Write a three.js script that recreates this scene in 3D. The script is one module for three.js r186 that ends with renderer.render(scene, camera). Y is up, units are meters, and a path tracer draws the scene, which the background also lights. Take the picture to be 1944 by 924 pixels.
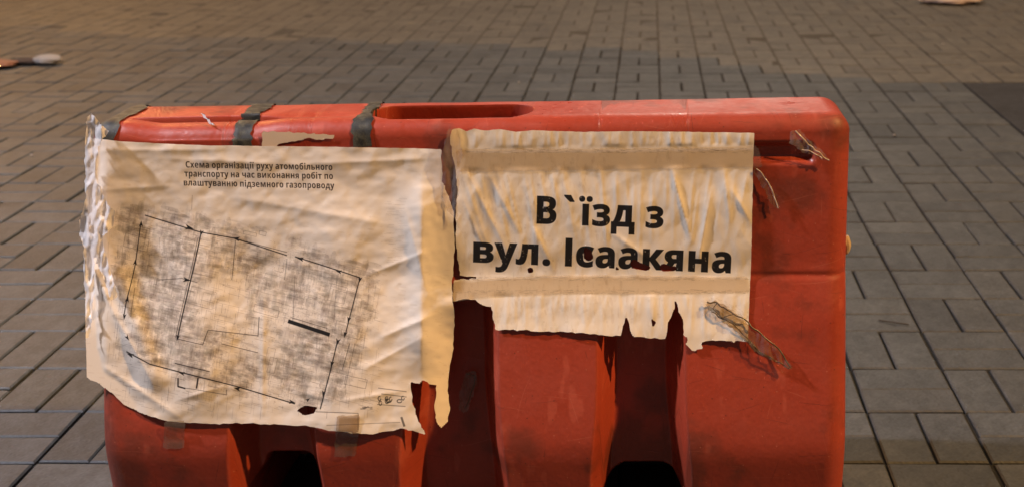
import * as THREE from 'three';
import { mergeGeometries, mergeVertices } from 'three/addons/utils/BufferGeometryUtils.js';

// ---------------------------------------------------------------- camera, sky, exposure
const W = 1024, H = 486;
const F = 2249, CX = 1235, CY = 300, HZ = -335, EYE = 1.155;      // lens in photograph pixels (1944 wide), eye height in metres
const PITCH = Math.asin((CY - HZ) / 2337), CP = Math.cos(PITCH), SP = Math.sin(PITCH);
const scene = new THREE.Scene();
const FH = 1248, FW = FH * W / H;                                  // the photograph is a crop of a wider frame
const camera = new THREE.PerspectiveCamera(2 * Math.atan(FH / 2 / F) * 180 / Math.PI, W / H, 0.05, 400);
camera.position.set(0, EYE, 0);
camera.rotation.x = -PITCH;
camera.setViewOffset(FW, FH, FW / 2 - CX, FH / 2 - CY, 1944, 1944 * H / W);
camera.focus = 1.88; camera.userData.fStop = 4;
camera.updateProjectionMatrix();

const sky = (() => {                                               // night sky over a lit town
  const w = 64, h = 32, a = new Float32Array(w * h * 4);
  for (let j = 0; j < h; j++) for (let i = 0; i < w; i++) {
    const e = Math.abs(j / (h - 1) - 0.5) * 2, k = (j * w + i) * 4;
    a[k] = 0.115 - 0.035 * e; a[k + 1] = 0.098 - 0.028 * e; a[k + 2] = 0.095 - 0.020 * e; a[k + 3] = 1;
  }
  const t = new THREE.DataTexture(a, w, h, THREE.RGBAFormat, THREE.FloatType);
  t.mapping = THREE.EquirectangularReflectionMapping; t.magFilter = THREE.LinearFilter; t.needsUpdate = true;
  return t;
})();
scene.background = sky; scene.environment = sky;
const renderer = new THREE.WebGLRenderer({ antialias: true });
renderer.setSize(W, H);
renderer.toneMapping = THREE.LinearToneMapping;
renderer.toneMappingExposure = 1.0;
renderer.shadowMap.enabled = true;
// street lamps: [x, z, height, colour, candela]; built as whole lamps further down
const LAMPS = [
  { x: 7.3, z: 0.9, h: 8, c: [1, 0.565, 0.19], I: 455, label: 'tall street lamp with amber light, on the side of the asphalt patch' },
  { x: -3.5, z: -1.40, h: 3.9, c: [0.93, 0.90, 1.0], I: 86, label: 'low lamp post with cool white light, beside the map sheet end of the barrier' },
  { x: -7.2, z: -12.5, h: 6.5, c: [1, 0.50, 0.16], I: 150, label: 'street lamp with deep orange light, beyond the orange wrapper' },
  { x: 0.7, z: -11.5, h: 7, c: [1, 0.86, 0.70], I: 85, label: 'street lamp with pale light, across the paving from the uncovered back of the barrier' },
];

// ---------------------------------------------------------------- helpers
let seed = 12345;
const rnd = () => { seed = (seed * 1664525 + 1013904223) >>> 0; return seed / 4294967296; };
const rr = (a, b) => a + (b - a) * rnd();
const clamp = (v, a = 0, b = 1) => Math.min(b, Math.max(a, v));
const ss = (a, b, v) => { const t = clamp((v - a) / (b - a)); return t * t * (3 - 2 * t); };
const mix = (a, b, t) => a + (b - a) * t;
const hash = (x, y, s = 0) => { let n = (x * 374761393 + y * 668265263 + s * 1442695041) | 0; n = Math.imul(n ^ (n >>> 13), 1274126177); return ((n ^ (n >>> 16)) >>> 0) / 4294967296; };
function vnoise(x, y, s = 0, per = 0) {
  const xi = Math.floor(x), yi = Math.floor(y), fx = x - xi, fy = y - yi, u = fx * fx * (3 - 2 * fx), v = fy * fy * (3 - 2 * fy);
  const w = n => per ? ((n % per) + per) % per : n;
  const a = hash(w(xi), w(yi), s), b = hash(w(xi + 1), w(yi), s), c = hash(w(xi), w(yi + 1), s), d = hash(w(xi + 1), w(yi + 1), s);
  return a + (b - a) * u + (c - a) * v + (a - b - c + d) * u * v;
}
function fbm(x, y, s = 0, oct = 4, per = 0) { let a = 0, g = 0.5, t = 0; for (let i = 0; i < oct; i++) { a += g * vnoise(x, y, s + i, per); t += g; g *= 0.5; x *= 2; y *= 2; per *= 2; } return a / t; }

// a pixel and a distance ahead along the ground -> point; a pixel on the ground -> point
function pixDepth(px, py, d) { const t = (py - CY) / F, zc = d / (CP - t * SP); return new THREE.Vector3((px - CX) / F * zc, EYE - zc * (SP + t * CP), -d); }
function pixPlane(px, py, h = 0) { const t = (py - CY) / F, zc = (EYE - h) / (SP + t * CP); return new THREE.Vector3((px - CX) / F * zc, h, -zc * (CP - t * SP)); }
function toPix(x, y, z) { const d = -z, u = EYE - y, zc = d * CP + u * SP; return [CX + F * x / zc, CY + F * (u * CP - d * SP) / zc, zc]; }

const taken = new Map();
function numbered(n) { const k = taken.get(n) || 0; taken.set(n, k + 1); return k ? `${n}_${String(k).padStart(3, '0')}` : n; }
function tag(o, label, category, group, kind) { if (label) o.userData.label = label; if (category) o.userData.category = category; if (group) o.userData.group = group; if (kind) o.userData.kind = kind; return o; }
function mesh(name, g, m, parent, top = true) {
  const o = new THREE.Mesh(g, m); o.name = parent === scene || top ? numbered(name) : name; o.castShadow = o.receiveShadow = true; parent.add(o); return o;
}
function part(name, g, m, parent) { const o = new THREE.Mesh(g, m); o.name = name; o.castShadow = o.receiveShadow = true; parent.add(o); return o; }
const lin = (r, g, b) => new THREE.Color().setRGB(r, g, b);
function dataTex(n, f, srgb = true, rep = 1) {                      // f(u,v) -> [r,g,b] 0..1 (sRGB values when srgb)
  const a = new Uint8Array(n * n * 4);
  for (let j = 0; j < n; j++) for (let i = 0; i < n; i++) { const c = f(i / n, j / n), k = (j * n + i) * 4; a[k] = clamp(c[0]) * 255; a[k + 1] = clamp(c[1]) * 255; a[k + 2] = clamp(c[2]) * 255; a[k + 3] = 255; }
  const t = new THREE.DataTexture(a, n, n); t.wrapS = t.wrapT = THREE.RepeatWrapping; t.magFilter = THREE.LinearFilter; t.minFilter = THREE.LinearMipmapLinearFilter; t.generateMipmaps = true;
  if (srgb) t.colorSpace = THREE.SRGBColorSpace; t.repeat.set(rep, rep); t.needsUpdate = true; return t;
}
function geo(pos, uv, idx, col) {
  const g = new THREE.BufferGeometry();
  g.setAttribute('position', new THREE.Float32BufferAttribute(pos, 3));
  if (uv) g.setAttribute('uv', new THREE.Float32BufferAttribute(uv, 2));
  if (col) g.setAttribute('color', new THREE.Float32BufferAttribute(col, 3));
  g.setIndex(idx); g.computeVertexNormals(); return g;
}

// ---------------------------------------------------------------- paving: basket weave of 0.2 x 0.1 m concrete blocks
const concrete = dataTex(1024, (u, v) => {
  const m = fbm(u * 6, v * 6, 3, 4, 6), f = fbm(u * 60, v * 60, 9, 3, 60), s = vnoise(u * 300, v * 300, 21, 300);
  const st = ss(0.60, 0.74, fbm(u * 11, v * 11, 31, 4, 11));
  let l = 0.50 + 0.15 * (m - 0.5) + 0.15 * (f - 0.5) + 0.10 * (s - 0.5) - 0.06 * st;
  if (s > 0.94) l -= 0.10; if (s < 0.05) l += 0.10;
  return [l * 1.015, l, l * 0.965];
});
const concreteBump = dataTex(1024, (u, v) => { const l = 0.5 * fbm(u * 80, v * 80, 5, 3, 80) + 0.5 * vnoise(u * 350, v * 350, 7, 350); return [l, l, l]; }, false);
const paveMats = [[0.205, 0.228, 0.260], [0.182, 0.204, 0.234], [0.230, 0.252, 0.280], [0.196, 0.214, 0.240], [0.210, 0.238, 0.276], [0.155, 0.172, 0.198], [0.36, 0.335, 0.29], [0.34, 0.315, 0.275]].map(c =>
  new THREE.MeshStandardMaterial({ map: concrete, color: lin(...c), roughness: 0.62, bumpMap: concreteBump, bumpScale: 0.0012 }));
const sandMat = new THREE.MeshStandardMaterial({ color: lin(0.012, 0.0115, 0.010), roughness: 1, map: dataTex(256, (u, v) => { const l = 0.75 + 0.5 * (vnoise(u * 128, v * 128, 2, 128) - 0.5); return [l, l, l]; }) });

const pavement = new THREE.Group(); pavement.name = 'pavement'; scene.add(pavement);
tag(pavement, 'grey concrete block paving laid in a basket weave', 'paving', null, 'structure');
{
  const base = part('joint_sand', new THREE.PlaneGeometry(160, 160, 1, 1), sandMat, pavement);
  const uv = base.geometry.attributes.uv; for (let i = 0; i < uv.count; i++) uv.setXY(i, uv.getX(i) * 320, uv.getY(i) * 320);
  base.rotation.x = -Math.PI / 2; base.position.y = -0.0075;
}
const M = 0.2, GX = 0.6425, GZ = 2.189;                               // module and a corner of it
function blockGeo(w, l, uo, vo, rot) {                                // chamfered block, w across x, l along z, top at 0
  const c = 0.0035, dch = 0.003, dep = 0.03, P = [], U = [], I = [];
  const ring = (i, y) => [[-w / 2 + i, y, -l / 2 + i], [w / 2 - i, y, -l / 2 + i], [w / 2 - i, y, l / 2 - i], [-w / 2 + i, y, l / 2 - i]];
  const quad = (a, b, d, e) => { const k = P.length / 3; for (const p of [a, b, d, e]) { P.push(...p); const s = rot ? [p[2], p[0]] : [p[0], p[2]]; U.push((s[0] + p[1] + uo) / 1.5, (s[1] + p[1] + vo) / 1.5); } I.push(k, k + 2, k + 1, k, k + 3, k + 2); };
  const a = ring(c, 0), b = ring(0, -dch), e = ring(0, -dep);
  quad(a[0], a[1], a[2], a[3]);
  for (let i = 0; i < 4; i++) { const j = (i + 1) % 4; quad(b[i], b[j], a[j], a[i]); quad(e[i], e[j], b[j], b[i]); }
  return geo(P, U, I);
}
{
  const J = 0.0052, variants = [];
  for (let k = 0; k < 12; k++) variants.push([blockGeo(M / 2 - J - rr(0, 0.0025), M - 0.004 - rr(0, 0.003), rr(0, 1.5), rr(0, 1.5), false), blockGeo(M - J - rr(0, 0.0025), M / 2 - 0.0026 - rr(0, 0.002), rr(0, 1.5), rr(0, 1.5), true)]);
  const all = [];
  const i0 = -42, i1 = 32, j0 = -14, j1 = 60;
  const PX0 = GX + 6 * M, PZ1 = 5.34;                                    // the asphalt patch starts here
  for (let i = i0; i < i1; i++) for (let j = j0; j < j1; j++) {
    const x = GX + i * M, d = GZ + j * M, vert = ((i + j) % 2 + 2) % 2 === 0;
    for (let k = 0; k < 2; k++) {
      const cx = vert ? x + M / 4 + k * M / 2 : x + M / 2, cd = vert ? d + M / 2 : d + M / 4 + k * M / 2;
      if (cx > PATCH().x && cd > PATCH().d0 && cd < PATCH().d1) continue;
      all.push({ cx, cd, vert });
    }
  }
  for (const b of all) {
    const [px, py] = toPix(b.cx, 0, -b.cd);
    b.seen = b.cd > 0.6 && px > -20 && px < 1964 && py > 0 && py < 940 && !(px > 205 && px < 1600 && py > 200);
    b.v = Math.floor(rnd() * 12); b.m = Math.floor(Math.pow(rnd(), 1.25) * 6); b.dusty = dusty(b.cx, b.cd); if (b.dusty) b.m = rnd() < 0.6 ? 6 : 7; b.y = rr(-0.0022, 0.0012) + 0.003 * (fbm(b.cx * 0.9 + 50, b.cd * 0.9, 4) - 0.5); b.rx = rr(-1, 1) * 0.009; b.rz = rr(-1, 1) * 0.009; b.ry = rr(-1, 1) * 0.006;
    b.x = b.cx + rr(-1, 1) * 0.0016; b.d = b.cd + rr(-1, 1) * 0.0014;
  }
  const near = all.filter(b => b.seen).sort((p, q) => p.cd - q.cd), chosen = new Set(near.slice(0, 300));
  const rest = [[], [], [], [], [], [], [], []], mt = new THREE.Matrix4(), eu = new THREE.Euler();
  let n = 0;
  for (const b of all) {
    const g = variants[b.v][b.vert ? 0 : 1];
    if (chosen.has(b)) {
      const o = part(n ? `paver_${String(n).padStart(3, '0')}` : 'paver', g, paveMats[b.m], pavement); n++;
      o.position.set(b.x, b.y, -b.d); o.rotation.set(b.rx, b.ry, b.rz);
    } else rest[b.m].push(g.clone().applyMatrix4(mt.makeRotationFromEuler(eu.set(b.rx, b.ry, b.rz)).setPosition(b.x, b.y, -b.d)));
  }
  rest.forEach((r, k) => { const o = part(`paver_field${k ? '_' + String(k).padStart(3, '0') : ''}`, mergeGeometries(r), paveMats[k], pavement); o.userData.kind = 'stuff'; });
}
function dusty(x, d) { return d > (x > -0.24 ? 6.27 - 0.58 * (x + 0.24) : 6.27 - 0.17 * (x + 0.24)) + 0.5 * (fbm(x * 1.3 + 40, d * 1.3, 77, 3) - 0.5); }
{                                                                     // beyond that line trodden sand fills the joints nearly flush
  const P = [], U = [], I = [], n = 60; const line = x => (x > -0.24 ? 6.27 - 0.58 * (x + 0.24) : 6.27 - 0.17 * (x + 0.24)) - 0.1;
  for (let i = 0; i <= n; i++) { const x = mix(-7.7, 1.40, i / n); for (const d of [line(x) + 0.5 * (vnoise(x * 3, 1, 9) - 0.5), 14]) { P.push(x, -0.0024, -d); U.push(x / 0.5, d / 0.5); } if (i) { const a = i * 2 - 2; I.push(a, a + 2, a + 1, a + 2, a + 3, a + 1); } }
  const o = part('joint_sand', geo(P, U, I), new THREE.MeshStandardMaterial({ color: lin(0.088, 0.078, 0.062), roughness: 1, map: sandMat.map }), pavement); o.userData.kind = 'stuff';
}
function PATCH() { return { x: 1.4425, d0: 3.789, d1: 5.389 }; }
{
  const p = PATCH();
  const am = new THREE.MeshStandardMaterial({ color: lin(0.030, 0.034, 0.046), roughness: 0.9, map: dataTex(512, (u, v) => { const l = 0.72 + 0.5 * (vnoise(u * 200, v * 200, 2, 200) - 0.5) + 0.3 * (fbm(u * 9, v * 9, 8, 3, 9) - 0.5); return [l, l, l]; }) });
  const g = new THREE.BoxGeometry(4.4, 0.03, p.d1 - p.d0 - 0.012, 8, 1, 8);
  const o = mesh('asphalt_patch', g, am, scene); o.position.set(p.x + 2.206, -0.0165, -(p.d0 + p.d1) / 2);
  tag(o, 'dark smooth asphalt patch let into the grey block paving', 'asphalt', null, 'structure');
}

// ---------------------------------------------------------------- the red water-filled barrier
const BX = -0.285, BW = 1.204, BD = 1.80;                              // centre, length, distance of its upper front face
const topH = x => 0.7095 + 0.0085 * (x - BX) / 0.58;
const T = 0.148, RT = 0.030, RE = 0.036;
function outline(h) {                                                   // how far the front bulges towards the viewer at height h
  const pts = [[0, 0.082], [0.180, 0.100], [0.215, 0.094], [0.40, 0.047], [0.445, 0.032], [0.468, 0.025], [0.60, 0.010], [0.72, 0]];
  for (let i = 1; i < pts.length; i++) if (h <= pts[i][0]) { const t = clamp((h - pts[i - 1][0]) / (pts[i][0] - pts[i - 1][0])); return mix(pts[i - 1][1], pts[i][1], t); }
  return 0;
}
const bulge = h => { let a = 0; for (let k = -3; k <= 3; k++) a += outline(Math.max(0, h + k * 0.006)); return a / 7; };   // softened
const sdBox = (x, y, hx, hy, r) => { const qx = Math.abs(x) - hx + r, qy = Math.abs(y) - hy + r; return Math.hypot(Math.max(qx, 0), Math.max(qy, 0)) + Math.min(Math.max(qx, qy), 0) - r; };
const xAt = (px, py, h) => pixDepth(px, py, BD - bulge(h)).x;
const RECESS = [[-0.6070, 0.047, 0.425, true], [-0.3190, 0.058, 0.430, false], [-0.0150, 0.053, 0.420, true]];
function front(x, h) {                                                  // depth of the front surface with its recesses
  let q = bulge(h);
  q -= 0.0024 * Math.exp(-Math.pow((h - 0.4605) / 0.005, 2));            // moulding line
  for (const [c, hw, ht, hole] of RECESS) {
    const low = ss(0.30, 0.10, h) * 0.012;
    const sd = sdBox(x - c, h - (ht - 0.5), hw + 0.012 + low, 0.5, 0.035);
    const m = mix(ss(0.008, -0.027, sd), clamp((0.005 - sd) / 0.029), 0.6);
    q -= m * (0.048 + 0.022 * ss(0.42, 0.30, h));
    if (hole) {
      const half = 0.036 + 0.032 * ss(0.135, 0.075, h);
      const s2 = sdBox(x - c - 0.004, h + 0.5 - (c > -0.3 ? 0.122 : 0.142), half, 0.5, 0.012);
      q = mix(q, -0.22, ss(0.004, -0.003, s2));
    }
  }
  const sl = sdBox(x - 0.155, h - 0.657, 0.103, 0.017, 0.010);
  q -= 0.015 * ss(0.003, -0.010, sl) * (0.75 + 0.25 * ss(0.672, 0.645, h));
  q += 0.0022 * (fbm(x * 5 + 9, h * 6, 41, 3) - 0.5) + 0.0005 * (fbm(x * 30, h * 30, 44, 2) - 0.5);
  return q;
}
const slotDepth = (x, q) => 0.095 * ss(0.003, -0.005, sdBox(x + 0.3190, q + 0.060, 0.1265, 0.040, 0.036));
function topDent(x, q) {                                                // hand slot, crack and dents of the top, downwards
  let s = 0;
  s += slotDepth(x, q);
  const len = ss(-0.835, -0.77, x) * ss(-0.565, -0.64, x), qc = -0.041 - 0.003 * Math.sin((x + 0.8) * 14);
  s += len * (0.045 * Math.exp(-Math.pow((q - qc) / 0.0026, 2)) + 0.007 * ss(qc - 0.002, qc + 0.004, q));
  const l2 = ss(-0.62, -0.57, x) * ss(-0.42, -0.50, x);
  s += l2 * 0.005 * Math.exp(-Math.pow((q + 0.05) / 0.012, 2));
  s += 0.0020 * (fbm(x * 8, q * 16, 51, 3) - 0.5);
  return s;
}
const NF = 270, NR = 20, NT = 90, NB = 70;
const NS = NF + NR + NT + NR + NB;
function surf(x, k, end = 0, out = 0) {                                 // k-th point of the section at x; end: inset towards the rounded ends; out: offset outwards
  const ht = topH(x); let h, q, nh, nq, t;
  if (k <= NF) { t = k / NF; h = t * (ht - RT); q = front(x, h); nh = 0; nq = 1; }
  else if (k <= NF + NR) { const a = (k - NF) / NR * Math.PI / 2; const q0 = front(x, ht - RT) ; h = ht - RT + RT * Math.sin(a); q = q0 - RT + RT * Math.cos(a); nh = Math.sin(a); nq = Math.cos(a); h -= topDent(x, q) * ss(0, 0.5, nh); }
  else if (k <= NF + NR + NT) { t = (k - NF - NR) / NT; q = mix(front(x, ht - RT) - RT, -T + RT, t); h = ht - topDent(x, q); q -= 0.30 * slotDepth(x, q); nh = 1; nq = 0; }
  else if (k <= NF + 2 * NR + NT) { const a = (k - NF - NR - NT) / NR * Math.PI / 2; h = ht - RT + RT * Math.cos(a); q = -T + RT - RT * Math.sin(a); nh = Math.cos(a); nq = -Math.sin(a); h -= topDent(x, q) * ss(0, 0.5, nh); }
  else { t = (k - NF - 2 * NR - NT) / NB; h = (ht - RT) * (1 - t); q = -T - bulge(h); nh = 0; nq = -1; }
  return [x, Math.max(0, h + nh * (out - end)), -BD + q + nq * (out - end)];
}
const plasticMap = dataTex(1024, (u, v) => {
  const a = fbm(u * 5, v * 5, 61, 4, 5), b = fbm(u * 40, v * 14, 62, 3, 0 || 40), s = vnoise(u * 260, v * 260, 63, 260);
  const dirt = ss(0.56, 0.74, fbm(u * 9, v * 9, 66, 5, 9)), scuff = ss(0.68, 0.8, b);
  let k = 0.93 + 0.14 * (a - 0.5) + 0.04 * (s - 0.5) - 0.20 * dirt;
  return [0.67 * k + 0.05 * scuff, 0.265 * k + 0.05 * scuff + 0.02 * dirt, 0.180 * k + 0.05 * scuff + 0.02 * dirt];
});
{                                                                      // scratches and pale rub marks
  const a = plasticMap.image.data, n = 1024;
  for (let k = 0; k < 420; k++) {
    let x = rnd() * n, y = rnd() * n; const ang = rnd() < 0.7 ? rr(-0.3, 0.3) : rr(1.2, 1.9), L = rr(8, 110), dark = rnd() < 0.45, al = rr(0.10, 0.42), bend = rr(-0.004, 0.004);
    for (let t = 0; t < L; t++) { x += Math.cos(ang + bend * t); y += Math.sin(ang + bend * t); const i = ((Math.floor(y) + n) % n * n + (Math.floor(x) + n) % n) * 4, e = al * Math.sin(Math.PI * t / L); for (const [c, v] of dark ? [[0, 60], [1, 30], [2, 26]] : [[0, 205], [1, 130], [2, 110]]) a[i + c] = mix(a[i + c], v, e); }
  }
  for (let k = 0; k < 900; k++) { const x = Math.floor(rnd() * n), y = Math.floor(rnd() * n), r = Math.floor(rr(1, 3)), v = rnd() < 0.6 ? [60, 34, 26] : [200, 140, 120]; for (let j = 0; j < r; j++) for (let i = 0; i < r; i++) { const q = (((y + j) % n) * n + (x + i) % n) * 4; for (let c = 0; c < 3; c++) a[q + c] = mix(a[q + c], v[c], 0.5); } }
}
const plasticRough = dataTex(512, (u, v) => { const l = 0.22 + 0.42 * fbm(u * 12, v * 12, 71, 4, 12) + 0.12 * (vnoise(u * 120, v * 120, 72, 120) - 0.5); return [l, l, l]; }, false);
const plasticBump = dataTex(512, (u, v) => { const l = 0.6 * fbm(u * 50, v * 50, 75, 3, 50) + 0.4 * vnoise(u * 200, v * 200, 76, 200); return [l, l, l]; }, false);
const plastic = new THREE.MeshPhysicalMaterial({ map: plasticMap, roughness: 1, roughnessMap: plasticRough, bumpMap: plasticBump, bumpScale: 0.0005 });
{
  const xs = [];
  const NE = 10, x0 = BX - BW / 2, x1 = BX + BW / 2;
  for (let i = 0; i <= NE; i++) { const a = i / NE * Math.PI / 2; xs.push([x0 + RE * (1 - Math.cos(a)) * 1, RE * (1 - Math.sin(a))]); }
  const NX = 480; for (let i = 1; i < NX; i++) xs.push([mix(x0 + RE, x1 - RE, i / NX), 0]);
  for (let i = NE; i >= 0; i--) { const a = i / NE * Math.PI / 2; xs.push([x1 - RE * (1 - Math.cos(a)), RE * (1 - Math.sin(a))]); }
  const P = [], U = [], I = [], n = NS + 1;
  xs.forEach(([x, e], i) => {
    let arc = 0, prev = null;
    for (let k = 0; k <= NS; k++) { const p = surf(x, k, e); if (prev) arc += Math.min(0.02, Math.hypot(p[1] - prev[1], p[2] - prev[2])); prev = p; P.push(...p); U.push(x / 0.9, arc / 0.9); }
    if (i) for (let k = 0; k < NS; k++) { const a = (i - 1) * n + k, b = i * n + k; I.push(a, b, a + 1, b, b + 1, a + 1); }
  });
  for (const side of [0, 1]) {                                          // flat ends
    const at = (side ? xs.length - 1 : 0) * n, base = P.length / 3, ring = [];
    for (let k = 0; k <= NS; k++) { P.push(P[(at + k) * 3], P[(at + k) * 3 + 1], P[(at + k) * 3 + 2]); U.push(P[(at + k) * 3 + 2] / 0.9, P[(at + k) * 3 + 1] / 0.9); ring.push(new THREE.Vector2(P[(at + k) * 3 + 2], P[(at + k) * 3 + 1])); }
    for (const [a, b, c] of THREE.ShapeUtils.triangulateShape(ring, [])) side ? I.push(base + a, base + c, base + b) : I.push(base + a, base + b, base + c);
  }
  const barrier = new THREE.Group(); barrier.name = numbered('plastic_barrier'); scene.add(barrier);
  tag(barrier, 'scuffed red plastic road barrier with taped paper notices, standing on the paving', 'barrier');
  part('body', geo(P, U, I), plastic, barrier);
}

// ---------------------------------------------------------------- sheets: pixel outlines laid on the barrier's front
function inside(poly, x, y) { let c = false; for (let i = 0, j = poly.length - 1; i < poly.length; j = i++) { const [a, b] = poly[i], [e, f] = poly[j]; if ((b > y) !== (f > y) && x < (e - a) * (y - b) / (f - b) + a) c = !c; } return c; }
function nearest(polys, x, y) { let best = 1e9, r = [x, y]; for (const P of polys) for (let i = 0, j = P.length - 1; i < P.length; j = i++) { const [a, b] = P[j], [c, d] = P[i], t = clamp(((x - a) * (c - a) + (y - b) * (d - b)) / ((c - a) ** 2 + (d - b) ** 2 + 1e-9)), nx = a + t * (c - a), ny = b + t * (d - b), D = (nx - x) ** 2 + (ny - y) ** 2; if (D < best) { best = D; r = [nx, ny]; } } return r; }
function rough(poly, step, amp, s, straight) {                            // torn, uneven edges
  const out = []; poly.forEach(([x, y], i) => { const [x2, y2] = poly[(i + 1) % poly.length], L = Math.hypot(x2 - x, y2 - y), n = Math.max(1, Math.round(L / step)); for (let k = 0; k < n; k++) { const t = k / n, px = mix(x, x2, t), py = mix(y, y2, t), w = straight && straight(px, py) ? 0.25 : 1; out.push([px + w * amp * (vnoise(px * 0.17, py * 0.17, s) + 0.8 * vnoise(px * 0.6, py * 0.6, s) - 0.9) * 2, py + w * amp * (vnoise(px * 0.17, py * 0.17, s + 5) + 0.8 * vnoise(px * 0.6, py * 0.6, s + 5) - 0.9) * 2]); } }); return out;
}
function onFront(px, py, off = 0) { let h = 0.5, p; for (let k = 0; k < 7; k++) { p = pixDepth(px, py, BD - bulge(h) - off); h = p.y; } return p; }
const flat = (px, py) => { const p = onFront(px, py); return [p.x, p.y]; };
function sheet(poly, holes, step, lift) {                                 // lift(px, py, point) -> metres the sheet stands off the barrier's front
  const xs = poly.map(p => p[0]), ys = poly.map(p => p[1]), ax = Math.min(...xs) - step, ay = Math.min(...ys) - step;
  const nx = Math.ceil((Math.max(...xs) - ax) / step) + 2, ny = Math.ceil((Math.max(...ys) - ay) / step) + 2;
  const inn = (x, y) => inside(poly, x, y) && !holes.some(h => inside(h, x, y)), ids = new Map(), P = [], U = [], I = [], mask = new Uint8Array(nx * ny);
  for (let j = 0; j < ny; j++) for (let i = 0; i < nx; i++) mask[j * nx + i] = inn(ax + i * step, ay + j * step) ? 1 : 0;
  const vert = (i, j) => {
    const k = j * nx + i; if (ids.has(k)) return ids.get(k);
    let x = ax + i * step, y = ay + j * step; if (!mask[k]) [x, y] = nearest([poly, ...holes], x, y);
    const b = onFront(x, y), off = lift(x, y, b); const p = onFront(x, y, off);
    P.push(p.x, p.y, p.z); U.push(b.x, b.y); ids.set(k, P.length / 3 - 1); return P.length / 3 - 1;
  };
  for (let j = 0; j + 1 < ny; j++) for (let i = 0; i + 1 < nx; i++) {
    const s = mask[j * nx + i] + mask[j * nx + i + 1] + mask[(j + 1) * nx + i] + mask[(j + 1) * nx + i + 1];
    if (s < 2) continue;
    const a = vert(i, j), b = vert(i + 1, j), c = vert(i + 1, j + 1), d = vert(i, j + 1); I.push(a, d, b, b, d, c);
  }
  return geo(P, U, I);
}
function sheetUV(g, box) { const u = g.attributes.uv; for (let i = 0; i < u.count; i++) u.setXY(i, (u.getX(i) - box.x) / box.w, (u.getY(i) - box.y) / box.h); return g; }
function canvasFor(px0, py0, px1, py1, ppm) {                             // a canvas in the sheet's own metres; at(px, py) -> canvas pixel
  const a = flat(px0, py1), b = flat(px1, py0), a2 = flat(px0, py0), b2 = flat(px1, py1);
  const box = { x: Math.min(a[0], a2[0]), y: Math.min(a[1], b2[1]), w: 0, h: 0 }; box.w = Math.max(b[0], b2[0]) - box.x; box.h = Math.max(a2[1], b[1]) - box.y;
  const cv = document.createElement('canvas'); cv.width = Math.round(box.w * ppm); cv.height = Math.round(box.h * ppm);
  const c = cv.getContext('2d'), at = (px, py) => { const f = flat(px, py); return [(f[0] - box.x) * ppm, (box.h - (f[1] - box.y)) * ppm]; };
  return { cv, c, box, at, done: () => { const t = new THREE.CanvasTexture(cv); t.colorSpace = THREE.SRGBColorSpace; t.anisotropy = 8; return t; } };
}
function facet(x, y, s) {                                                 // creased paper: flat facets that meet in sharp folds
  const i = Math.floor(x), j = Math.floor(y), u = x - i, v = y - j, jit = (a, b) => hash(a, b, s);
  const a = jit(i, j), b = jit(i + 1, j), c = jit(i, j + 1), d = jit(i + 1, j + 1);
  if ((i + j + s) & 1) return u + v < 1 ? a + (b - a) * u + (c - a) * v : d + (c - d) * (1 - u) + (b - d) * (1 - v);
  return u > v ? a + (b - a) * u + (d - b) * v : a + (d - c) * u + (c - a) * v;
}
const crumpled = (x, y, s, L) => { const wx = 22 * (fbm(x * 0.008, y * 0.008, s + 3, 2) - 0.5), wy = 22 * (fbm(x * 0.008 + 9, y * 0.008, s + 4, 2) - 0.5); x += wx; y += wy; return 0.54 * facet((x * 0.9 + y * 0.4) / L, (y * 0.9 - x * 0.4) / L, s) + 0.28 * facet((x * 0.5 - y * 0.86) / L * 2.1, (y * 0.5 + x * 0.86) / L * 2.1, s + 1) + 0.18 * facet(x / L * 4.5, y / L * 4.5, s + 2) - 0.5; };
function ridge(x, y, [x0, y0, x1, y1, w, amp]) {                           // one crease: a soft ridge along a segment
  const dx = x1 - x0, dy = y1 - y0, L2 = dx * dx + dy * dy, t = ((x - x0) * dx + (y - y0) * dy) / L2, tc = clamp(t), D = Math.hypot(x - x0 - tc * dx, y - y0 - tc * dy);
  return amp * Math.exp(-Math.pow(D / w, 1.15)) * Math.sin(Math.PI * clamp(tc * 0.8 + 0.1));
}
function stains(c, w, h, s, list) {                                         // blotchy soaked-in dirt, grainy
  for (const [x, y, r, n, col, al] of list) for (let k = 0; k < n; k++) { const a = rnd() * 6.283, d = Math.sqrt(rnd()) * r, z = rr(0.6, 3.2); c.globalAlpha = al * rr(0.3, 1); c.fillStyle = col; c.beginPath(); c.ellipse(x + Math.cos(a) * d, y + Math.sin(a) * d * 0.8, z * rr(0.8, 3), z, rr(-0.3, 0.3), 0, 7); c.fill(); }
  c.globalAlpha = 1;
}
const paperBump = dataTex(512, (u, v) => { const r = 1 - Math.abs(2 * fbm(u * 7, v * 7, 81, 4, 7) - 1), f = fbm(u * 40, v * 40, 85, 2, 40); const l = 0.7 * r + 0.3 * f; return [l, l, l]; }, false);

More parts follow.
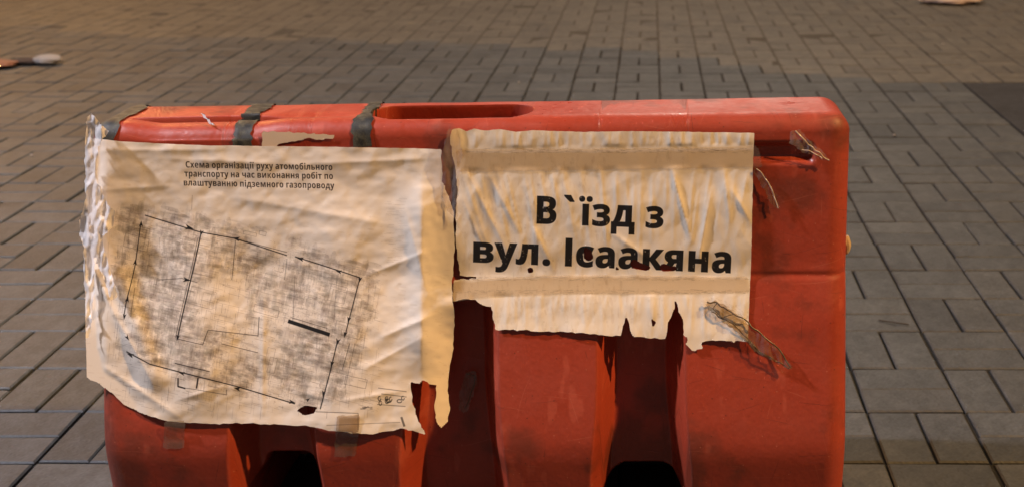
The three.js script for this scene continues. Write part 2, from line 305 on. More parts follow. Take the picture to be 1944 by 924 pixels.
// --- the traffic scheme sheet
const MAP = rough([[172, 262], [230, 268], [300, 272], [400, 276], [500, 277], [600, 278], [700, 280], [780, 281], [838, 283], [840, 345], [852, 372], [862, 400], [863, 470], [858, 540], [862, 600], [860, 660], [853, 700], [850, 740], [855, 778], [848, 800], [838, 812], [828, 800], [825, 770], [829, 728], [815, 728], [803, 721], [797, 726], [780, 725], [783, 760], [791, 790], [801, 810], [808, 824], [790, 818], [762, 812], [700, 823], [640, 817], [580, 807], [520, 804], [450, 802], [400, 803], [350, 801], [310, 796], [262, 780], [235, 765], [215, 747], [192, 730], [165, 715], [163, 650], [162, 560], [164, 480], [166, 400], [164, 300]], 8, 1.5, 7, (x, y) => y < 290 || (x < 170));
const mapHoles = [[[563, 777], [580, 768], [602, 771], [596, 783], [578, 787]]];
const MC = [[165, 478, 215, 590, 9, 0.006], [215, 590, 292, 735, 9, 0.007], [165, 362, 330, 352, 10, 0.0022], [300, 300, 560, 312, 10, 0.0020], [560, 312, 838, 300, 9, 0.0020], [180, 285, 420, 284, 7, 0.0014], [420, 370, 760, 430, 12, 0.0018], [480, 470, 740, 560, 14, 0.0016], [700, 520, 800, 480, 8, 0.0026], [720, 640, 840, 590, 9, 0.003], [690, 700, 800, 640, 9, 0.0022], [190, 690, 340, 790, 10, 0.004], [500, 560, 498, 790, 7, 0.0024], [770, 400, 812, 560, 9, 0.003], [640, 760, 770, 740, 6, 0.0016], [330, 760, 430, 730, 7, 0.002], [560, 740, 640, 760, 6, 0.002]];
const mapLift = (x, y) => {
  let o = 0.0055;
  o += 0.010 * Math.exp(-Math.pow((x - 660) / 85, 2)) * ss(330, 480, y) + 0.013 * Math.exp(-Math.pow((x - 375) / 70, 2)) * ss(400, 520, y) * ss(840, 700, y);
  o += 0.016 * Math.exp(-Math.pow(Math.abs(x - 800) / 34, 1.4)) * ss(300, 420, y) * ss(720, 640, y);
  o -= 0.026 * ss(800, 872, x) * ss(568, 650, y);                              // tucks back into the middle recess
  o += 0.010 * Math.exp(-Math.pow((x - 215 - (y - 480) * 0.33) / 22, 2)) * ss(470, 540, y) * ss(760, 700, y);
  o += 0.004 * ss(300, 160, x) * Math.sin((y - 260) / 560 * Math.PI);
  o -= 0.016 * ss(300, 150, x) * ss(640, 760, y);
  o -= 0.012 * ss(205, 160, x);
  for (const c of MC) o += ridge(x, y, c);
  o += 0.0034 * crumpled(x, y, 91, 54) + 0.0020 * (fbm(x * 0.03, y * 0.05, 95, 2) - 0.5);
  return Math.max(o, y > 575 && x > 790 ? -0.04 : 0.0028);
};
{
  const K = canvasFor(140, 240, 880, 840, 2600), { c, at, box } = K, cw = K.cv.width, ch = K.cv.height;
  c.fillStyle = 'rgb(240,229,215)'; c.fillRect(0, 0, cw, ch);
  // printed greys of the copied street plan: grainy toner, not smooth
  const blot = (px, py, rpx, n, col, al) => { const [x, y] = at(px, py); stains(c, cw, ch, 1, [[x, y, rpx * 2.15, n, col, al]]); };
  const PLAN = [[215, 400], [270, 388], [400, 412], [545, 445], [640, 490], [716, 500], [712, 580], [688, 660], [655, 745], [600, 776], [400, 735], [228, 672]];
  for (let k = 0; k < 8000; k++) {                                          // copied map tone: faint overlapping blocks, then toner specks
    const px = rr(205, 720), py = rr(385, 780); if (!inside(PLAN, px + rr(-6, 6), py + rr(-6, 6))) continue;
    const d = 0.65 * fbm(px * 0.020, py * 0.020, 33, 4) + 0.35 * fbm(px * 0.07, py * 0.05, 35, 3) + (px > 545 ? 0.06 : 0); if (d < 0.47) continue;
    const [x, y] = at(px, py); c.save(); c.translate(x, y); c.rotate(0.235); c.globalAlpha = rr(0.035, 0.11); c.fillStyle = '#4c4038'; c.beginPath(); c.ellipse(0, 0, rr(4, 34), rr(2, 12), rnd() < 0.4 ? 1.57 : 0, 0, 7); c.fill(); c.restore();
  }
  for (let k = 0; k < 16000; k++) {
    const px = rr(205, 720), py = rr(385, 780); if (!inside(PLAN, px + rr(-9, 9), py + rr(-9, 9))) continue;
    const d = 0.6 * fbm(px * 0.022, py * 0.022, 33, 4) + 0.4 * fbm(px * 0.09, py * 0.05, 35, 3) + (px > 545 ? 0.05 : 0); if (d < 0.44 + 0.16 * rnd()) continue;
    const [x, y] = at(px, py), L = rr(1.5, 13); c.globalAlpha = rr(0.05, 0.22); c.strokeStyle = '#43322a'; c.lineWidth = rr(0.8, 2.6); c.beginPath(); c.moveTo(x, y); rnd() < 0.4 ? c.lineTo(x - L * 0.2, y + L) : c.lineTo(x + L, y + L * 0.24); c.stroke();
  }
  for (let k = 0; k < 46; k++) {                                             // faint outlines of printed buildings
    const px = rr(235, 690), py = rr(420, 740); if (!inside(PLAN, px, py)) continue;
    const [x, y] = at(px, py); c.save(); c.translate(x, y); c.rotate(0.235 + rr(-0.03, 0.03)); c.globalAlpha = rr(0.15, 0.42); c.strokeStyle = '#3a2d26'; c.lineWidth = rr(1, 2.4); c.strokeRect(0, 0, rr(18, 110), rr(14, 70)); c.restore();
  }
  // hatched printing marks
  for (let k = 0; k < 2200; k++) { const px = rr(205, 720), py = rr(400, 780); if ((px - 205) * 0.22 + 400 > py) continue; const [x, y] = at(px, py), L = rr(4, 60); c.globalAlpha = rr(0.05, 0.30); c.strokeStyle = '#3a2a20'; c.lineWidth = rr(0.8, 2.2); const vert = rnd() < 0.45; c.beginPath(); c.moveTo(x, y); vert ? c.lineTo(x - L * 0.12, y + L) : c.lineTo(x + L, y + L * 0.24); c.stroke(); }
  for (let k = 0; k < 60; k++) { const py = rr(375, 500), [x, y] = at(rr(728, 760), py); c.globalAlpha = 0.14; c.fillStyle = '#5a4a3a'; c.fillRect(x, y, rr(10, 40), 2); }
  c.globalAlpha = 1;
  const line = (pts, w, al = 0.9, col = '#191210') => { c.globalAlpha = al; c.strokeStyle = col; c.lineWidth = w; c.lineJoin = 'round'; c.beginPath(); pts.forEach((p, i) => { const q = at(...p); i ? c.lineTo(...q) : c.moveTo(...q); }); c.stroke(); c.globalAlpha = 1; };
  const arrow = (px, py, ang, s = 13) => { const [x, y] = at(px, py); c.save(); c.translate(x, y); c.rotate(ang); c.fillStyle = '#17110f'; c.beginPath(); c.moveTo(s, 0); c.lineTo(-s, -s * 0.62); c.lineTo(-s * 0.5, 0); c.lineTo(-s, s * 0.62); c.fill(); c.restore(); };
  const A = 0.235;
  line([[275, 408], [380, 440], [447, 452], [545, 484]], 4.5); line([[430, 448], [545, 478]], 2.5, 0.6); line([[560, 486], [684, 526]], 4.5);
  line([[267, 425], [257, 500], [240, 570], [235, 600]], 4, 0.85); line([[382, 440], [362, 530], [337, 640]], 5); line([[376, 450], [358, 530], [333, 640]], 2.5, 0.6);
  line([[447, 455], [440, 530]], 3, 0.6); line([[337, 642], [385, 653], [395, 625], [490, 636], [492, 600]], 3, 0.65); line([[683, 528], [655, 636]], 4); line([[641, 645], [628, 700], [608, 775]], 4.5);
  line([[664, 650], [650, 700]], 3, 0.5); line([[674, 650], [655, 735]], 2, 0.4);
  line([[240, 666], [285, 690], [350, 707], [450, 732], [560, 765]], 4.5); line([[332, 688], [398, 704]], 4, 0.75); line([[420, 651], [490, 668]], 3, 0.6); line([[300, 530], [345, 527], [375, 535]], 3, 0.5);
  line([[338, 716], [338, 732], [352, 736]], 6, 0.85); line([[376, 716], [373, 736]], 7, 0.85); line([[338, 733], [372, 738], [430, 748], [430, 738]], 2.5, 0.55);
  line([[256, 545], [248, 600]], 2.5, 0.5); line([[545, 490], [540, 530]], 2.5, 0.4); line([[560, 520], [556, 610]], 2.5, 0.35); line([[640, 520], [634, 610]], 2, 0.3);
  line([[365, 370], [364, 398]], 2, 0.35);
  line([[547, 608], [626, 634]], 15, 0.97, '#0d0a09'); line([[552, 601], [622, 622]], 2.5, 0.6);
  arrow(268, 424, -1.45); arrow(257, 496, -1.4); arrow(242, 566, -1.35); arrow(360, 432, 0.25, 18); arrow(382, 442, 1.9); arrow(448, 452, Math.PI + 0.2, 16); arrow(570, 490, Math.PI + 0.25, 15); arrow(643, 514, Math.PI + 0.25, 13); arrow(683, 530, 1.8, 13); arrow(662, 606, 1.8); arrow(655, 634, 1.8); arrow(641, 648, 1.8, 15); arrow(630, 690, 1.8, 13); arrow(614, 746, 1.8, 13); arrow(337, 640, 1.8); arrow(355, 530, 0.15, 16); arrow(345, 707, Math.PI + 0.22, 13); arrow(450, 736, Math.PI + 0.22, 15); arrow(555, 762, 0.2, 14); arrow(247, 672, Math.PI + 0.4, 15); arrow(236, 600, 1.7, 12); arrow(242, 640, 1.0, 12); arrow(585, 757, -0.6, 10);
  // heading
  c.fillStyle = '#20140c'; c.textBaseline = 'alphabetic';
  const text = (str, px, py, px2, py2, size, font = 'bold', alpha = 0.92) => { const [x, y] = at(px, py), [x2, y2] = at(px2, py2); c.save(); c.translate(x, y); c.rotate(Math.atan2(y2 - y, x2 - x)); c.font = `${font} ${size}px sans-serif`; const w = c.measureText(str).width; c.globalAlpha = alpha; c.scale(Math.hypot(x2 - x, y2 - y) / w, 1); c.fillText(str, 0, 0); c.restore(); };
  text('Схема організації руху атомобільного', 352, 318, 632, 323, 37); text('транспорту на час виконання робіт по', 350, 335, 633, 340, 37); text('влаштуванню підземного газопроводу', 348, 352, 635, 358, 37);
  // stamp and small print at the foot
  for (const [a, b, d, e] of [[718, 735, 772, 742], [724, 746, 772, 752], [716, 766, 770, 770]]) line([[a, b], [d, e]], 4, 0.5, '#4a4440');
  for (let k = 0; k < 9; k++) { const [x, y] = at(rr(720, 768), rr(754, 764)); c.globalAlpha = 0.7; c.strokeStyle = '#2a2624'; c.lineWidth = 4; c.beginPath(); c.ellipse(x, y, rr(5, 12), rr(5, 10), 0, 0, rr(3, 6)); c.stroke(); } c.globalAlpha = 1;
  for (let k = 0; k < 10; k++) { const [x, y] = at(rr(684, 704), rr(768, 776)); c.globalAlpha = 0.5; c.fillStyle = '#4a4440'; c.fillRect(x, y, rr(6, 20), 4); } c.globalAlpha = 1;
  line([[600, 780], [680, 783], [680, 815]], 3, 0.5); line([[762, 790], [768, 808]], 9, 0.6, '#2a2624'); line([[620, 806], [760, 800]], 3, 0.35);
  // dirt and water marks
  for (let k = 0; k < 2600; k++) { const x = rnd() * cw, y = rnd() * ch, d = fbm(x * 0.004, y * 0.006, 33, 4); if (d < 0.5) continue; c.globalAlpha = 0.05 * rr(0.4, 1.6); c.fillStyle = '#7a5c34'; c.beginPath(); c.ellipse(x, y, rr(2, 16), rr(1, 4), 0.1, 0, 7); c.fill(); }
  c.globalAlpha = 1;
  const tex = K.done();
  const m = new THREE.MeshPhysicalMaterial({ map: tex, roughness: 0.55, bumpMap: paperBump, bumpScale: 0.0004, clearcoat: 0.8, clearcoatRoughness: 0.15 });
  const g = sheetUV(sheet(MAP, mapHoles, 2.8, mapLift), box);
  tag(mesh('map_sheet', g, m, scene), 'crumpled paper with printed street map and small heading, taped to the red barrier', 'notice');
}

// --- the street name sheet
const SIGN = rough([[853, 265], [858, 246], [872, 243], [885, 249], [900, 244], [920, 248], [950, 245], [980, 250], [1010, 247], [1100, 250], [1200, 249], [1300, 250], [1432, 252], [1430, 300], [1428, 400], [1426, 500], [1422, 580], [1420, 648], [1380, 646], [1340, 645], [1330, 649], [1335, 660], [1312, 664], [1302, 652], [1306, 642], [1298, 635], [1295, 605], [1287, 585], [1282, 556], [1280, 585], [1272, 602], [1262, 641], [1202, 638], [1190, 599], [1178, 637], [1100, 630], [1000, 626], [940, 624], [936, 592], [930, 582], [914, 578], [902, 568], [880, 566], [861, 572], [861, 531], [880, 529], [925, 525], [900, 523], [873, 522], [868, 490], [864, 430], [868, 350], [862, 300]], 7, 1.8, 17, (x, y) => (y < 640 && x > 1418) || y < 262);
const signHoles = [[[1109, 468], [1122, 474], [1127, 488], [1118, 496], [1108, 488]], [[1001, 506], [1011, 507], [1013, 515], [1003, 518]], [[1195, 500], [1204, 490], [1214, 497], [1236, 506], [1228, 513], [1206, 509]], [[1252, 506], [1259, 498], [1272, 505], [1286, 503], [1282, 513], [1258, 514]], [[1236, 604], [1246, 610], [1239, 622]], [[1168, 505], [1176, 508], [1170, 513]]];
const SC = [];
for (let k = 0; k < 26; k++) { const x = mix(885, 1415, k / 25) + rr(-9, 9), lean = mix(0.30, -0.16, k / 25) + rr(-0.06, 0.06), y0 = 322 + rr(0, 12), L = rr(50, 165); SC.push([x, y0, x + lean * L, y0 + L, rr(3.5, 7), rr(0.0010, 0.0024)]); }
for (let k = 0; k < 30; k++) { const x = mix(880, 1420, k / 29) + rr(-6, 6); SC.push([x, 250, x + rr(-3, 3), 278 + rr(-4, 6), rr(3, 5), rr(0.0007, 0.0017)]); }
for (let k = 0; k < 34; k++) { const x = mix(945, 1415, k / 33) + rr(-6, 6); SC.push([x, 556, x + rr(-6, 6), rr(590, 640), rr(3, 5), rr(0.0006, 0.0016)]); }
SC.push([1275, 320, 1312, 455, 6, 0.004], [1350, 360, 1325, 500, 7, 0.004], [1390, 360, 1424, 420, 7, 0.004], [1010, 425, 1050, 510, 7, 0.003], [888, 330, 960, 470, 6, 0.003], [930, 335, 990, 450, 6, 0.003], [1160, 440, 1230, 490, 7, 0.003], [1375, 325, 1385, 420, 6, 0.003], [880, 380, 930, 500, 6, 0.0025]);
const TAPES = (y0, y1) => y => ss(y0 - 5, y0 + 3, y) * ss(y1 + 5, y1 - 3, y);
const tpA = TAPES(281, 320), tpB = TAPES(524, 556);
const signLift = (x, y) => {
  let o = 0.004; const press = Math.max(tpA(y - (x - 860) * -0.012), tpB(y - (x - 860) * 0.004));
  let r = 0; for (const c of SC) r += ridge(x, y, c);
  r += 0.0050 * crumpled(x * 1.2, y * 0.7, 191, 55) + 0.0012 * (fbm(x * 0.06, y * 0.025, 195, 2) - 0.5);
  o += r * (1 - 0.8 * press) + 0.003 * ss(320, 400, y) * ss(520, 470, y);
  o += 0.004 * ss(600, 640, y) * (0.3 + 0.7 * vnoise(x * 0.02, 3, 5));
  o += 0.005 * ss(880, 853, x) * ss(330, 250, y);
  return Math.max(o, 0.0022);
};
{
  const K = canvasFor(840, 232, 1450, 680, 2600), { c, at, box } = K, cw = K.cv.width, ch = K.cv.height;
  c.fillStyle = 'rgb(238,226,209)'; c.fillRect(0, 0, cw, ch);
  for (let k = 0; k < 2200; k++) { const x = rnd() * cw, y = rnd() * ch, d = fbm(x * 0.005, y * 0.004, 133, 4); if (d < 0.5) continue; c.globalAlpha = 0.05 * rr(0.4, 1.6); c.fillStyle = '#7a5c34'; c.beginPath(); c.ellipse(x, y, rr(2, 7), rr(3, 22), rr(-0.3, 0.2), 0, 7); c.fill(); }
  for (let k = 0; k < 400; k++) { const px = rr(870, 1420), [x, y] = at(px, 285 + rr(-4, 5)); c.globalAlpha = 0.14; c.fillStyle = '#4a3a22'; c.fillRect(x, y, rr(2, 26), rr(1, 3)); }
  for (let k = 0; k < 500; k++) { const px = rr(862, 1420), [x, y] = at(px, (rnd() < 0.5 ? 527 : 552) + rr(-4, 4)); c.globalAlpha = 0.14; c.fillStyle = '#4a3a22'; c.fillRect(x, y, rr(2, 26), rr(1, 3)); }
  for (let k = 0; k < 500; k++) { const a = rnd(), [x, y] = at(1345 + 75 * a + rr(-18, 22), 575 + 40 * a + rr(-14, 20)); c.globalAlpha = 0.07; c.fillStyle = '#54421e'; c.beginPath(); c.ellipse(x, y, rr(2, 9), rr(1, 4), 0.6, 0, 7); c.fill(); }
  c.globalAlpha = 1; c.fillStyle = '#120d0c'; c.textBaseline = 'alphabetic';
  const word = (str, px, py, px2, py2, size) => { const [x, y] = at(px, py), [x2, y2] = at(px2, py2); c.save(); c.translate(x, y); c.rotate(Math.atan2(y2 - y, x2 - x)); c.font = `bold ${size}px sans-serif`; const w = c.measureText(str).width; c.scale(Math.hypot(x2 - x, y2 - y) / w, 1); c.fillText(str, 0, 0); c.strokeStyle = c.fillStyle; c.lineWidth = 4; c.strokeText(str, 0, 0); c.restore(); };
  word('В`їзд з', 1013, 423, 1261, 432, 158);
  word('вул. lсаакяна', 893, 496, 1392, 517, 152);
  c.fillStyle = 'rgb(238,226,209)';
  for (let k = 0; k < 900; k++) { const [x, y] = at(rr(890, 1395), rr(370, 520)); if (fbm(x * 0.012, y * 0.012, 61, 3) < 0.5) continue; c.globalAlpha = rr(0.15, 0.7); c.beginPath(); c.ellipse(x, y, rr(0.8, 3), rr(0.8, 5), rr(-0.4, 0.2), 0, 7); c.fill(); }
  c.globalAlpha = 1;                                                        // print rubbed off along the tear
  for (const [px, py, r] of [[1203, 512, 5], [1240, 516, 4], [1222, 515, 4], [1180, 515, 4], [1262, 518, 4], [1000, 500, 2], [1128, 500, 2]]) { const [x, y] = at(px, py); c.beginPath(); c.ellipse(x, y, r * 3.6, r * 1.6, 0.2, 0, 7); c.fill(); }
  const tex = K.done();
  const m = new THREE.MeshPhysicalMaterial({ map: tex, roughness: 0.5, bumpMap: paperBump, bumpScale: 0.0003, clearcoat: 0.9, clearcoatRoughness: 0.15 });
  tag(mesh('street_sign_sheet', sheetUV(sheet(SIGN, signHoles, 2.6, signLift), box), m, scene), 'torn white paper with two lines of bold black lettering, taped to the red barrier', 'notice');
}
// --- small torn remnant
const smallPaper = new THREE.MeshStandardMaterial({ color: lin(0.66, 0.52, 0.38), roughness: 0.75, bumpMap: paperBump, bumpScale: 0.001 });
tag(mesh('paper_scrap', sheet(rough([[497, 249], [560, 251], [636, 257], [632, 263], [606, 266], [585, 262], [560, 268], [528, 273], [524, 290], [498, 290]], 6, 1.5, 27), [], 3, () => 0.0016), smallPaper, scene), 'small torn strip of paper on the barrier above the map sheet', 'paper scrap');

// ---------------------------------------------------------------- tapes
const clearTape = new THREE.MeshPhysicalMaterial({ color: lin(0.93, 0.87, 0.77), transmission: 0.94, thickness: 0, roughness: 0.16, ior: 1.45, bumpMap: paperBump, bumpScale: 0.0015 });
const filmMat = new THREE.MeshPhysicalMaterial({ color: lin(0.94, 0.92, 0.92), transmission: 0.38, thickness: 0, roughness: 0.22, ior: 1.45 });
const thinFilm = new THREE.MeshPhysicalMaterial({ color: lin(0.92, 0.86, 0.82), transmission: 0.88, thickness: 0, roughness: 0.14, ior: 1.5 });
const duct = new THREE.MeshStandardMaterial({ color: lin(0.075, 0.072, 0.050), roughness: 0.62, map: dataTex(256, (u, v) => { const l = 0.62 + 1.5 * (fbm(u * 9, v * 9, 141, 4, 9) - 0.5) + 0.3 * (vnoise(u * 90, v * 90, 142, 90) - 0.5); return [l, l, l * 0.96]; }) });
const oldTape = new THREE.MeshPhysicalMaterial({ color: lin(0.70, 0.60, 0.48), transmission: 0.91, thickness: 0, roughness: 0.14 });
tag(mesh('clear_tape', sheet(rough([[866, 283], [1000, 283], [1200, 282], [1380, 278], [1440, 276], [1447, 318], [1380, 318], [1200, 321], [1000, 324], [868, 326]], 20, 1.2, 37), [], 5, (x, y) => signLift(x, y) + 0.0012), clearTape, scene), 'long strip of clear tape over the upper edge of the lettered sheet', 'tape', 'clear tape strips on the lettered sheet');
tag(mesh('clear_tape', sheet(rough([[858, 534], [930, 527], [1010, 523], [1150, 521], [1300, 522], [1420, 524], [1425, 552], [1300, 556], [1150, 556], [1010, 558], [930, 562], [860, 572]], 20, 1.5, 39), [], 5, (x, y) => signLift(x, y) + 0.0012), clearTape, scene), 'long strip of clear tape across the lettered sheet just below its lettering', 'tape', 'clear tape strips on the lettered sheet');
function overTop(name, x0, w, kFrom, kTo, slant, mat, label, group, category = 'tape') {          // a strip over the barrier's top edge
  const P = [], U = [], I = [], nk = 60, nw = 8;
  for (let a = 0; a <= nk; a++) for (let b = 0; b <= nw; b++) {
    const t = a / nk, k = mix(kFrom, kTo, t), k0 = Math.floor(k), fr = k - k0, e = (b === 0 || b === nw) ? rr(-1, 1) * 0.0026 : 0;
    const x = x0 + slant * t + (b / nw - 0.5) * w * (1 + 0.7 * (vnoise(a * 0.16, x0 * 50, 3) - 0.5)) + e, o = 0.0016 + 0.0026 * crumpled(a * 6 + x0 * 400, b * 16, 151, 40) + 0.0012;
    const ed = Math.min(RE, Math.max(0, RE - (x - (BX - BW / 2)))), en = RE - Math.sqrt(RE * RE - ed * ed), p = surf(x, k0, en, o), q = surf(x, Math.min(NS, k0 + 1), en, o); P.push(mix(p[0], q[0], fr), mix(p[1], q[1], fr), mix(p[2], q[2], fr)); U.push(b / nw * w / 0.1, t * 0.25 / 0.1);
  }
  for (let a = 0; a < nk; a++) for (let b = 0; b < nw; b++) { const i = a * (nw + 1) + b; I.push(i, i + 1, i + nw + 1, i + 1, i + nw + 2, i + nw + 1); }
  const o = mesh(name, geo(P, U, I), mat, scene); tag(o, label, category, group); return o;
}
const kTopEnd = NF + 2 * NR + NT + 6;
overTop('dark_tape', BX - BW / 2 + 0.031, 0.036, 266, kTopEnd, 0.004, duct, 'dirty dark tape strip over the end corner of the barrier top', 'dark tape strips over the barrier top');
overTop('dark_tape', -0.640, 0.028, 266, kTopEnd, -0.004, duct, 'dirty dark tape strip over the cracked dent of the barrier top', 'dark tape strips over the barrier top');
overTop('dark_tape', -0.4525, 0.024, 266, kTopEnd, -0.004, duct, 'dirty dark tape strip beside the oval hand slot of the barrier top', 'dark tape strips over the barrier top');

// tape tabs holding the foot of the map sheet
for (const [pts, lb] of [[[[312, 798], [352, 796], [350, 850], [310, 851]], 'small brown tape tab under the map sheet foot, by the barrier end'], [[[640, 788], [684, 786], [676, 864], [634, 866]], 'longer brown tape tab under the map sheet foot, by its stamped corner']])
  tag(mesh('tape_tab', sheet(rough(pts, 6, 1.4, 47), [], 4, (x, y, b) => (inside(MAP, x, y) ? mapLift(x, y) + 0.0014 : 0.0022 + 0.001 * fbm(x * 0.05, y * 0.05, 3) + Math.max(0, mapLift(x, 800) * ss(836, 806, y)))), oldTape, scene), lb, 'tape');

// crumpled cling film at the barrier's end and between the sheets
const darkEdge = new THREE.MeshPhysicalMaterial({ color: lin(0.11, 0.075, 0.04), roughness: 0.25, clearcoat: 0.6 }), paleEdge = new THREE.MeshPhysicalMaterial({ color: lin(0.55, 0.42, 0.33), roughness: 0.2, clearcoat: 0.8 });
function film(name, poly, s, amp, base, mat, label, step = 3, edges = null, edgeMat = darkEdge) {
  const g = sheet(rough(poly, 5, 2.0, s), [], step, (x, y, b) => { const r1 = 1 - Math.abs(2 * fbm(x * 0.07, y * 0.016, s, 3) - 1), r2 = 1 - Math.abs(2 * fbm(x * 0.18, y * 0.05, s + 9, 2) - 1); return base(x, y) + amp * (r1 - 0.5) + amp * 0.22 * (r2 - 0.5); });
  if (!edges) return tag(mesh(name, g, mat, scene), label, 'plastic film');
  const o = new THREE.Group(); o.name = numbered(name); scene.add(o); tag(o, label, 'plastic film');
  part('film', g, mat, o);
  for (const [pts, r] of edges) {
    const ps = []; pts.forEach(([x, y], i) => { if (!i) { ps.push(onFront(x, y, base(x, y) + 0.002)); return; } const [a, b] = pts[i - 1]; for (let k = 1; k <= 3; k++) { const t = k / 3, px = mix(a, x, t) + rr(-1.6, 1.6), py = mix(b, y, t) + rr(-1.6, 1.6); ps.push(onFront(px, py, base(px, py) + 0.001 + rr(0, 0.003))); } });
    part('folded_edge', new THREE.TubeGeometry(new THREE.CatmullRomCurve3(ps), ps.length * 6, r, 5), edgeMat, o);
  }
  return o;
}
const overMap = x => 0.008;
film('cling_film', [[166, 222], [174, 214], [186, 228], [206, 250], [196, 262], [186, 280], [184, 340], [200, 380], [218, 402], [214, 428], [194, 452], [196, 470], [212, 520], [226, 560], [212, 570], [190, 510], [180, 480], [178, 560], [170, 640], [163, 640], [160, 520], [158, 470], [150, 432], [156, 402], [162, 380], [161, 300], [163, 240]], 211, 0.018, (x, y) => 0.018 - 0.010 * ss(200, 160, x) + (x > 195 ? Math.max(0, mapLift(x, y) - 0.006) : 0), filmMat, 'crumpled clear film with white glints along the outer edge of the map sheet');
film('cling_film', [[838, 290], [848, 262], [852, 246], [866, 240], [874, 262], [878, 290], [872, 316], [870, 380], [868, 420], [850, 402], [838, 372]], 223, 0.008, (x, y) => 0.016, thinFilm, 'crumpled clear film bridging the map sheet and the lettered sheet');
film('clear_tape_scrap', [[1502, 248], [1520, 246], [1542, 272], [1560, 286], [1575, 305], [1562, 304], [1545, 296], [1528, 290], [1498, 272]], 231, 0.006, () => 0.007, thinFilm, 'twisted clear tape scrap at the barrier slot corner', 2.5, [[[[1510, 248], [1530, 268], [1548, 284], [1574, 304]], 0.0012], [[[1522, 284], [1540, 288], [1562, 302]], 0.0009]], paleEdge);
film('clear_tape_scrap', [[1432, 318], [1444, 322], [1462, 346], [1474, 372], [1480, 396], [1470, 394], [1458, 376], [1446, 350], [1434, 336]], 237, 0.005, () => 0.006, oldTape, 'thin curled tape scrap beside the lettered sheet, below the barrier slot', 2.5, [[[[1436, 320], [1458, 344], [1470, 370], [1478, 394]], 0.0009]], paleEdge);
film('brown_tape_scrap', [[1340, 574], [1358, 568], [1392, 588], [1424, 616], [1452, 640], [1486, 670], [1507, 698], [1496, 700], [1462, 682], [1432, 664], [1408, 640], [1372, 604], [1346, 586]], 241, 0.012, (x, y) => 0.009, oldTape, 'twisted brown tape trailing off the lower corner of the lettered sheet', 2.5, [[[[1342, 572], [1362, 574], [1380, 588], [1408, 602], [1440, 628], [1478, 660], [1502, 696]], 0.0013], [[[1350, 590], [1372, 604], [1392, 614], [1418, 640], [1440, 664], [1474, 684], [1500, 698]], 0.0009], [[[1362, 574], [1352, 584], [1370, 600], [1392, 596]], 0.0008]]);
film('clear_tape_scrap', [[884, 706], [902, 704], [908, 722], [900, 746], [888, 776], [880, 784], [870, 776], [874, 740]], 245, 0.006, () => -0.055, oldTape, 'glossy tape scrap stuck inside the recess between the two sheets', 2.5, [[[[886, 708], [902, 712], [896, 740], [884, 772]], 0.0009]]);

// lump of yellowed tape on the barrier's end
{
  const g = new THREE.IcosahedronGeometry(0.011, 3), p = g.attributes.position;
  for (let i = 0; i < p.count; i++) { const v = new THREE.Vector3().fromBufferAttribute(p, i), k = 0.7 + 0.7 * fbm(v.x * 140 + 9, v.y * 110 + v.z * 120, 301, 3); p.setXYZ(i, v.x * k * 0.8, v.y * k * 1.5, v.z * k); }
  g.computeVertexNormals();
  const o = mesh('tape_lump', g, new THREE.MeshPhysicalMaterial({ color: lin(0.55, 0.40, 0.22), roughness: 0.4, clearcoat: 0.4 }), scene);
  o.position.set(BX + BW / 2 + 0.001, onFront(1606, 486).y, -BD - 0.03);
  tag(o, 'small lump of yellowed tape stuck to the end of the barrier', 'tape');
}
// white fleck of tape on the cracked top
{
  const P = [], U = [], I = []; const c = surf(-0.700, NF + 16, 0, 0.004);
  for (let a = 0; a <= 8; a++) for (let b = 0; b <= 2; b++) { const t = a / 8; P.push(c[0] - 0.012 + 0.024 * t + 0.004 * (b - 1), c[1] + 0.012 - 0.013 * t + 0.003 * Math.sin(a * 1.9), c[2] - 0.014 + 0.022 * t + 0.004 * (b - 1)); U.push(t, b / 2); }
  for (let a = 0; a < 8; a++) for (let b = 0; b < 2; b++) { const i = a * 3 + b; I.push(i, i + 3, i + 1, i + 1, i + 3, i + 4); }
  tag(mesh('tape_fleck', geo(P, U, I), new THREE.MeshPhysicalMaterial({ color: lin(0.85, 0.84, 0.82), roughness: 0.3, clearcoat: 0.6 }), scene), 'tiny white fleck of tape on the cracked top of the barrier', 'tape');
}

// ---------------------------------------------------------------- litter on the paving
function crumple(name, r, sx, sy, sz, s, m, pos, label, category) {
  const g = mergeVertices(new THREE.IcosahedronGeometry(1, 5).deleteAttribute('normal').deleteAttribute('uv')), p = g.attributes.position;
  let low = 1e9;
  for (let i = 0; i < p.count; i++) { const v = new THREE.Vector3().fromBufferAttribute(p, i), a = 1 - Math.abs(2 * fbm(v.x * 1.6 + v.z + 7, v.y * 1.6 - v.z + 3, s, 3) - 1), k = r * (0.62 + 0.5 * a); p.setXYZ(i, v.x * k * sx, v.y * k * sy, v.z * k * sz); low = Math.min(low, p.getY(i)); }
  for (let i = 0; i < p.count; i++) p.setY(i, p.getY(i) - low);
  g.computeVertexNormals();
  const o = mesh(name, g, m, scene); o.position.copy(pos); o.position.y = 0.001; tag(o, label, category); return o;
}
const litterWhite = new THREE.MeshStandardMaterial({ color: lin(0.30, 0.28, 0.265), roughness: 0.9 });
crumple('crumpled_paper', 0.056, 1.15, 0.42, 0.9, 401, litterWhite, pixPlane(91, 122), 'crumpled white paper lying on the paving by the orange wrapper', 'litter');
crumple('dark_rag', 0.05, 1.5, 0.28, 0.9, 405, new THREE.MeshStandardMaterial({ color: lin(0.05, 0.035, 0.03), roughness: 0.95 }), pixPlane(54, 122), 'small dark brown scrap between crumpled paper and orange wrapper', 'litter');
crumple('orange_wrapper', 0.075, 1.9, 0.22, 1.1, 409, new THREE.MeshPhysicalMaterial({ color: lin(0.24, 0.105, 0.06), roughness: 0.7, clearcoat: 0.4 }), pixPlane(-22, 128), 'flattened orange wrapper lying on the paving', 'litter');
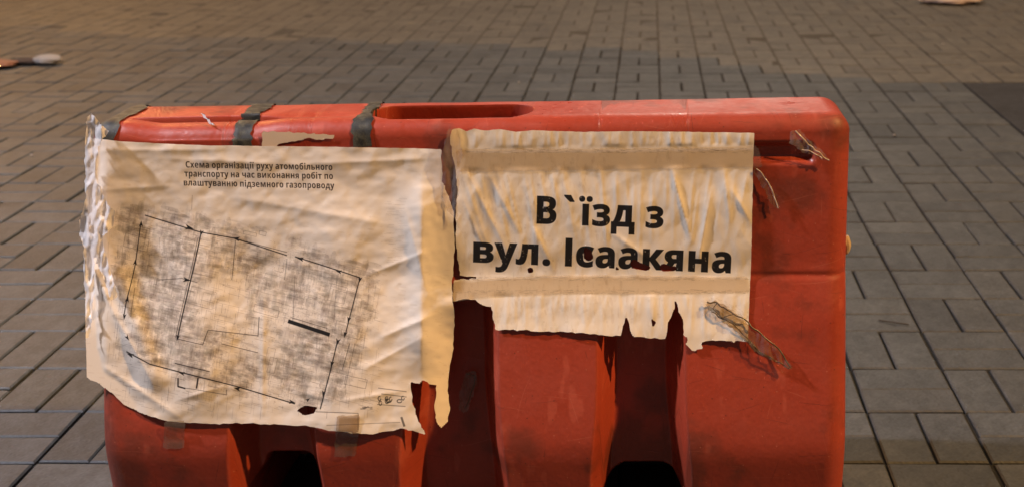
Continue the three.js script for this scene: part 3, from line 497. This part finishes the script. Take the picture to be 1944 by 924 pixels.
crumple('plastic_bag', 0.14, 1.5, 0.20, 0.8, 413, new THREE.MeshPhysicalMaterial({ color: lin(0.50, 0.38, 0.32), roughness: 0.45 }), pixPlane(1808, 7), 'flattened pinkish plastic bag lying far out on the paving', 'litter');
for (const [px, py, r] of [[1697, 258, 0.005], [985, 158, 0.006], [1790, 85, 0.007], [60, 296, 0.005]])
  crumple('pebble', r, 1, 0.6, 1, 420 + px, litterWhite, pixPlane(px, py), 'tiny pale pebble lying on the paving', 'pebble').userData.group = 'pale pebbles on the paving';
{
  const a = pixPlane(1668, 606, 0.004), b = pixPlane(1725, 614, 0.004), mid = a.clone().lerp(b, 0.5).add(new THREE.Vector3(0, 0.002, 0.006));
  tag(mesh('twig', new THREE.TubeGeometry(new THREE.CatmullRomCurve3([a, mid, b]), 16, 0.0016, 6), new THREE.MeshStandardMaterial({ color: lin(0.04, 0.03, 0.02), roughness: 0.9 }), scene), 'thin dark twig lying across a paving block', 'twig');
}

// ---------------------------------------------------------------- street lamps round the place (their light is what the photograph shows)
const poleMat = new THREE.MeshStandardMaterial({ color: lin(0.10, 0.10, 0.11), roughness: 0.45, metalness: 0.6 });
for (const L of LAMPS) {
  const g = new THREE.Group(); g.name = numbered('street_lamp'); scene.add(g); g.position.set(L.x, 0, L.z);
  const dir = new THREE.Vector3(-0.3 - L.x, 0, -3 - L.z).normalize(), reach = 1.1;
  const foot = new THREE.Vector3(-dir.x * reach, 0, -dir.z * reach);
  const pole = part('pole', new THREE.LatheGeometry([[0.0, 0], [0.14, 0], [0.14, 0.7], [0.075, 0.78], [0.045, L.h + 0.1], [0, L.h + 0.1]].map(p => new THREE.Vector2(...p)), 20), poleMat, g); pole.position.copy(foot);
  part('arm', new THREE.TubeGeometry(new THREE.CatmullRomCurve3([foot.clone().setY(L.h), foot.clone().multiplyScalar(0.7).setY(L.h + 0.22), foot.clone().multiplyScalar(0.25).setY(L.h + 0.24)]), 16, 0.03, 8), poleMat, g);
  const head = part('lamp_head', new THREE.LatheGeometry([[0, 0.18], [0.10, 0.16], [0.20, 0.09], [0.22, 0.0], [0.20, 0.0], [0.19, 0.06], [0.0, 0.10]].map(p => new THREE.Vector2(...p)), 28), poleMat, g); head.position.set(0, L.h + 0.12, 0);
  const em = new THREE.MeshStandardMaterial({ color: lin(0.8, 0.8, 0.8), emissive: lin(...L.c), emissiveIntensity: 6, roughness: 0.4 });
  const lens = part('diffuser', new THREE.CylinderGeometry(0.185, 0.16, 0.05, 28), em, g); lens.position.set(0, L.h + 0.125, 0);
  const light = new THREE.PointLight(lin(...L.c), L.I, 0, 2); light.position.set(0, L.h + 0.03, 0); light.castShadow = true; light.shadow.radius = 6; light.shadow.mapSize.set(2048, 2048); g.add(light);
  tag(g, L.label, 'street lamp', 'street lamps round the paved square');
}

renderer.render(scene, camera);
